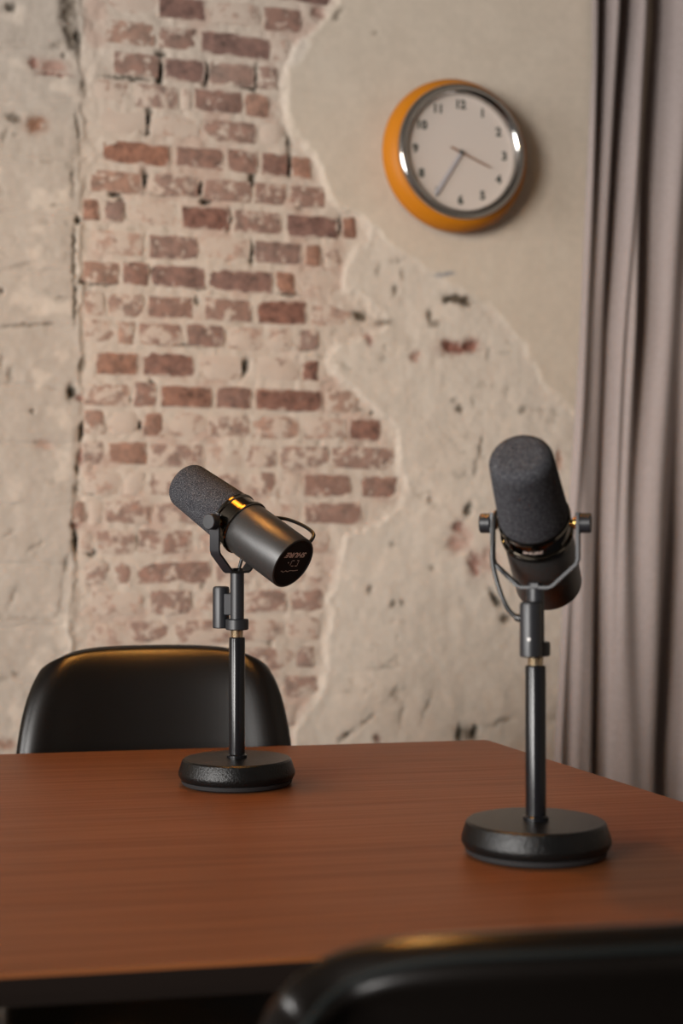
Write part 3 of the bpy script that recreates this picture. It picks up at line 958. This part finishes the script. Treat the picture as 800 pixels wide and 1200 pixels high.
    for q_, d_, l_ in ((Vector((.0085, .0245, .2115)), Vector((1, 0, .25)), .006), (pts[0], (Xv * .6 + up * .8), .005)):
        q1 = q_ + d_.normalized() * l_
        obj('cable_gland', tube([q_ - d_.normalized() * .002, q_ + d_.normalized() * l_ * .6, q1], [.0034, .0034, .0026], 16), M_cable, base, 40)
    return base


microphone('black microphone on round desk stand in front of the empty chair, end cap towards viewer', 277.5, 1.638, R(53.5), R(29.6), .0025)
microphone('nearer black microphone on round desk stand by the curtain, foam windscreen facing viewer', 627.5, 1.278, R(162.7), R(36.5), -.0025)

# ------------------------------------------------------------------ wall clock
cu_, cz_ = at_wall(528.5, 186, 0.02)
clk = thing('wall_clock', 'round orange wall clock with chrome rim and white dial hung on the smooth plaster', 'clock', room(cu_, 0.012, cz_), YAW)
CM = Matrix.Rotation(PI / 2, 4, 'X')          # lathe z -> out of the wall (-Y of the wall frame)
obj('case', lathe([(0, 0), (.120, 0), (.150, .003), (.164, .013), (.1685, .024), (.1690, .032), (.1665, .044), (.1600, .056), (.1530, .063), (.1470, .066), (.135, .066)], 96, CM), M_orange, clk, 60)
obj('bezel', lathe([(.138, .060), (.1468, .060), (.1482, .0665), (.1475, .0735), (.1445, .0780), (.1400, .0790), (.1340, .0775), (.1295, .0740), (.1270, .0690), (.1262, .0600)], 96, CM), M_chrome, clk, 60)
dial = obj('dial', lathe([(.1265, .0605), (0, .0605)], 96, CM), M_dial, clk, 0)
for i in range(1, 13):
    a_ = R(30 * i)
    tv, tf = text_vf(str(i), .0260, .0012, 0, 0)
    r_ = .1050
    q = obj('numeral', ([Vector((p.x + r_ * math.sin(a_), -.0609, p.y + r_ * math.cos(a_))) for p in tv], tf), M_num, dial, 0)


def hand(name, ang, pts, y, m):
    """pts = half outline (along, half width)"""
    P = [(w_, l_) for l_, w_ in pts] + [(-w_, l_) for l_, w_ in reversed(pts)]
    n = len(P)
    s_, c_ = math.sin(ang), math.cos(ang)
    V = []
    for yy in (y, y - .001):
        for (w_, l_) in P:
            V.append(Vector((l_ * s_ + w_ * c_, yy, l_ * c_ - w_ * s_)))
    F = [tuple(range(n)), tuple(range(2 * n - 1, n - 1, -1))] + [(i, (i + 1) % n, (i + 1) % n + n, i + n) for i in range(n)]
    obj(name, (V, F), m, clk, 0)


hand('hour_hand', R(112), [(-.026, .0022), (0, .0022), (.070, .0017), (.078, .0005)], -.0640, M_hand2)
hand('minute_hand', R(212.5), [(0, .0032), (.060, .0034), (.110, .0042), (.115, .0020)], -.0665, M_hand)
obj('hand_hub', lathe([(0, .060), (.0045, .060), (.0045, .0685), (.003, .0692), (0, .0692)], 24, CM), M_num, clk)
obj('cover_glass', lathe([(.1275, .0725), (.06, .0740), (0, .0745)], 96, CM), M_glass, clk, 60)

# ------------------------------------------------------------------ chairs
def chair(label, loc, rz, top, half_w, lean=.09, thick=.016):
    """shell chair; sitter faces local -Y; back leans towards +Y"""
    t_ = thing('shell_chair', label, 'chair', loc, rz)
    seat_z = .445
    n, m_ = 28, 22

    def surf(i, j):
        s = -1 + 2 * i / n
        w = j / m_                                # 0 at the seat, 1 at the top rim
        d = (top - seat_z + .02) * (1 - w) ** 1.25
        ww = half_w - .031 + .040 * (1 - math.exp(-d / .09))
        x = s * ww
        z = top - d - (.005 * s * s + .030 * abs(s) ** 6) * math.exp(-d / .06)
        y = .175 + lean * w - .045 * abs(s) ** 2.2 * (1 - .25 * w)
        roll = max(0, (.055 - d) / .055)
        y += .0095 * roll ** 2 + .022 * max(0, (abs(s) - .80) / .20) ** 2
        return Vector((x, y, z))
    V = [surf(i, j) for j in range(m_ + 1) for i in range(n + 1)]
    F = [(j * (n + 1) + i, j * (n + 1) + i + 1, (j + 1) * (n + 1) + i + 1, (j + 1) * (n + 1) + i) for j in range(m_) for i in range(n)]
    b = obj('backrest', (V, F), M_leather, t_, 180)
    so = b.modifiers.new('thickness', 'SOLIDIFY')
    so.thickness = thick
    so.offset = 0
    su = b.modifiers.new('round', 'SUBSURF')
    su.levels = su.render_levels = 1
    rim = [surf(0, j) for j in range(m_ + 1)] + [surf(i, m_) for i in range(1, n)] + [surf(n, j) for j in range(m_, -1, -1)]
    obj('piping', tube([p + Vector((0, thick / 2, .0)) for p in rim], .0022, 8), M_piping, t_, 60)
    V, F = [], []
    n2 = 16
    for j in range(n2 + 1):
        for i in range(n2 + 1):
            s, w = -1 + 2 * i / n2, j / n2
            x = s * half_w * 1.08 * math.sqrt(1 - .18 * abs(2 * w - 1) ** 4)
            y = -.24 + .44 * w + .02 * abs(s) ** 3 * (1 - w)
            z = seat_z + .025 * abs(s) ** 3 - .022 * math.exp(-((w - .0) / .12) ** 2) + .012 * w
            V.append(Vector((x, y, z)))
    F = [(j * (n2 + 1) + i, j * (n2 + 1) + i + 1, (j + 1) * (n2 + 1) + i + 1, (j + 1) * (n2 + 1) + i) for j in range(n2) for i in range(n2)]
    s_ = obj('seat', (V, F), M_leather, t_, 180)
    so = s_.modifiers.new('thickness', 'SOLIDIFY')
    so.thickness = .045
    so.offset = 0
    su = s_.modifiers.new('round', 'SUBSURF')
    su.levels = su.render_levels = 1
    for sx in (-1, 1):
        for y0, y1 in ((-.14, -.23), (.14, .22)):
            obj('leg', tube([(sx * .13, y0, seat_z - .018), (sx * .19, y1, 0.0)], [.012, .009], 14), M_cleg, t_, 60)
    return t_


pc = at_depth(180, 880, 2.03)
chair('black leather shell chair tucked against the far side of the table, facing the viewer', (pc.x + .042, pc.y - .25, 0), R(9), .876, .189)
chair('dark chair seen from behind at the near table edge, upper back alone in frame', (.104, 1.005, 0), R(180 + 10), .826, .205, thick=.030)

# ------------------------------------------------------------------ curtain
CV = 0.115                                       # crest distance from the wall
ZT, ZB = CEIL_Z - .03, .02
VAL = [  # folds: pixel column at rows 0, 380, 640, 880; half width px; depth m at rows 0, 200, 380, 640, 880
    ((716, 703, 678, 667), 6.0, (.075, .034, .000, .010, .024)),
    ((735, 710, 694, 690), 18.0, (.020, .026, .036, .014, .000)),
    ((748, 726, 712, 705), 7.5, (.090, .070, .048, .046, .072)),
    ((768, 743, 727, 719), 4.0, (.000, .012, .024, .010, .000)),
    ((787, 768, 748, 742), 12.5, (.12, .11, .090, .016, -.004)),
    ((842, 810, 804, 791), 15.0, (.080, .060, .045, .085, .100)),
]
for q in range(7):
    VAL.append((tuple(c + 41 * q for c in (882, 856, 850, 842)), 9.0, (.07, .06, .06, .06, .07)))
EDGE = (701.5, 686, 669, 653)
rows_px = np.array([-400, 0, 380, 640, 880, 1300])


def ext(c):
    c = list(c)
    return np.array([c[0] + (c[0] - c[1]) * .35, *c, c[3] - (c[2] - c[3]) * .5])


def at_row(c, py):
    return float(np.interp(py, rows_px, ext(c)))


NZ, NS = 60, 420
V, F = [], []
for j in range(NZ + 1):
    z = ZB + (ZT - ZB) * j / NZ
    # image row of this height at the curtain
    py = HORIZON - (z - CAM_Z) * FPX / 3.17
    x0 = at_row(EDGE, py)
    ps = np.linspace(0, 1, NS + 1)
    px = x0 + (1098 - x0) * ps
    wt = np.clip(py / 880, 0, 1)
    dep = np.zeros_like(px)
    for (c, hw, dd) in VAL:
        dep += np.interp(py, (0, 200, 380, 640, 880), dd) * np.exp(-(np.abs(px - at_row(c, py)) / (hw * (1.32 - .32 * wt))) ** 2.0)
    dep += .004 * np.sin(px / 5.3 + 1.3) * np.sin(py / 160 + px / 40)
    dep += .018 * np.exp(-((px - x0) / 4.0) ** 2)
    for q in range(NS + 1):
        u, _ = at_wall(px[q], min(max(py, 0), 880), CV)
        V.append(room(u, CV - dep[q], z))
for j in range(NZ):
    for q in range(NS):
        a = j * (NS + 1) + q
        F.append((a, a + 1, a + NS + 2, a + NS + 1))
ct = thing('curtain', 'floor-length grey wool curtain in deep folds hanging at the right of the wall', 'curtain', room(1.15, CV, 0), YAW)
MI = Matrix.Rotation(-YAW, 4, 'Z') @ Matrix.Translation(-Vector(ct.location))
cl = obj('drape', ([MI @ p for p in V], F), M_curtain, ct, 180)
so = cl.modifiers.new('thickness', 'SOLIDIFY')
so.thickness = .002
so.offset = 0
rl = [MI @ p for p in room_box(.70, RIGHT_U, .06, .10, CEIL_Z - .03, CEIL_Z)[0]]
obj('curtain_rail', (rl, room_box(.70, RIGHT_U, .06, .10, CEIL_Z - .03, CEIL_Z)[1]), M_wframe, ct, 0)

# ------------------------------------------------------------------ pendant lamp over the table (above the frame)
LX, LY, LZ = -.12, 1.55, 2.05
lamp = thing('pendant_lamp', 'black dome pendant lamp with gold lining hanging over the table', 'lamp', (LX, LY, LZ))
obj('shade', lathe([(.22, 0), (.215, .05), (.18, .12), (.11, .17), (.04, .19), (0, .19)], 48), M_lampout, lamp, 60)
obj('shade_lining', lathe([(.217, .001), (.211, .05), (.176, .117), (.107, .166), (.04, .185), (0, .185)], 48), M_lampin, lamp, 60)
obj('bulb', lathe([(0, .06), (.02, .065), (.032, .085), (.030, .11), (.016, .145), (.014, .18), (0, .18)], 24), M_bulb, lamp, 60)
obj('cord', tube([(0, 0, .19), (0, 0, CEIL_Z - LZ)], .003, 8), M_cable, lamp)
ld = bpy.data.lights.new('bulb_light', 'POINT')
ld.energy = 10
ld.color = (1.0, 0.62, 0.22)
ld.shadow_soft_size = .035
lo = bpy.data.objects.new('bulb_light', ld)
col.objects.link(lo)
lo.location = (LX, LY, LZ + .03)
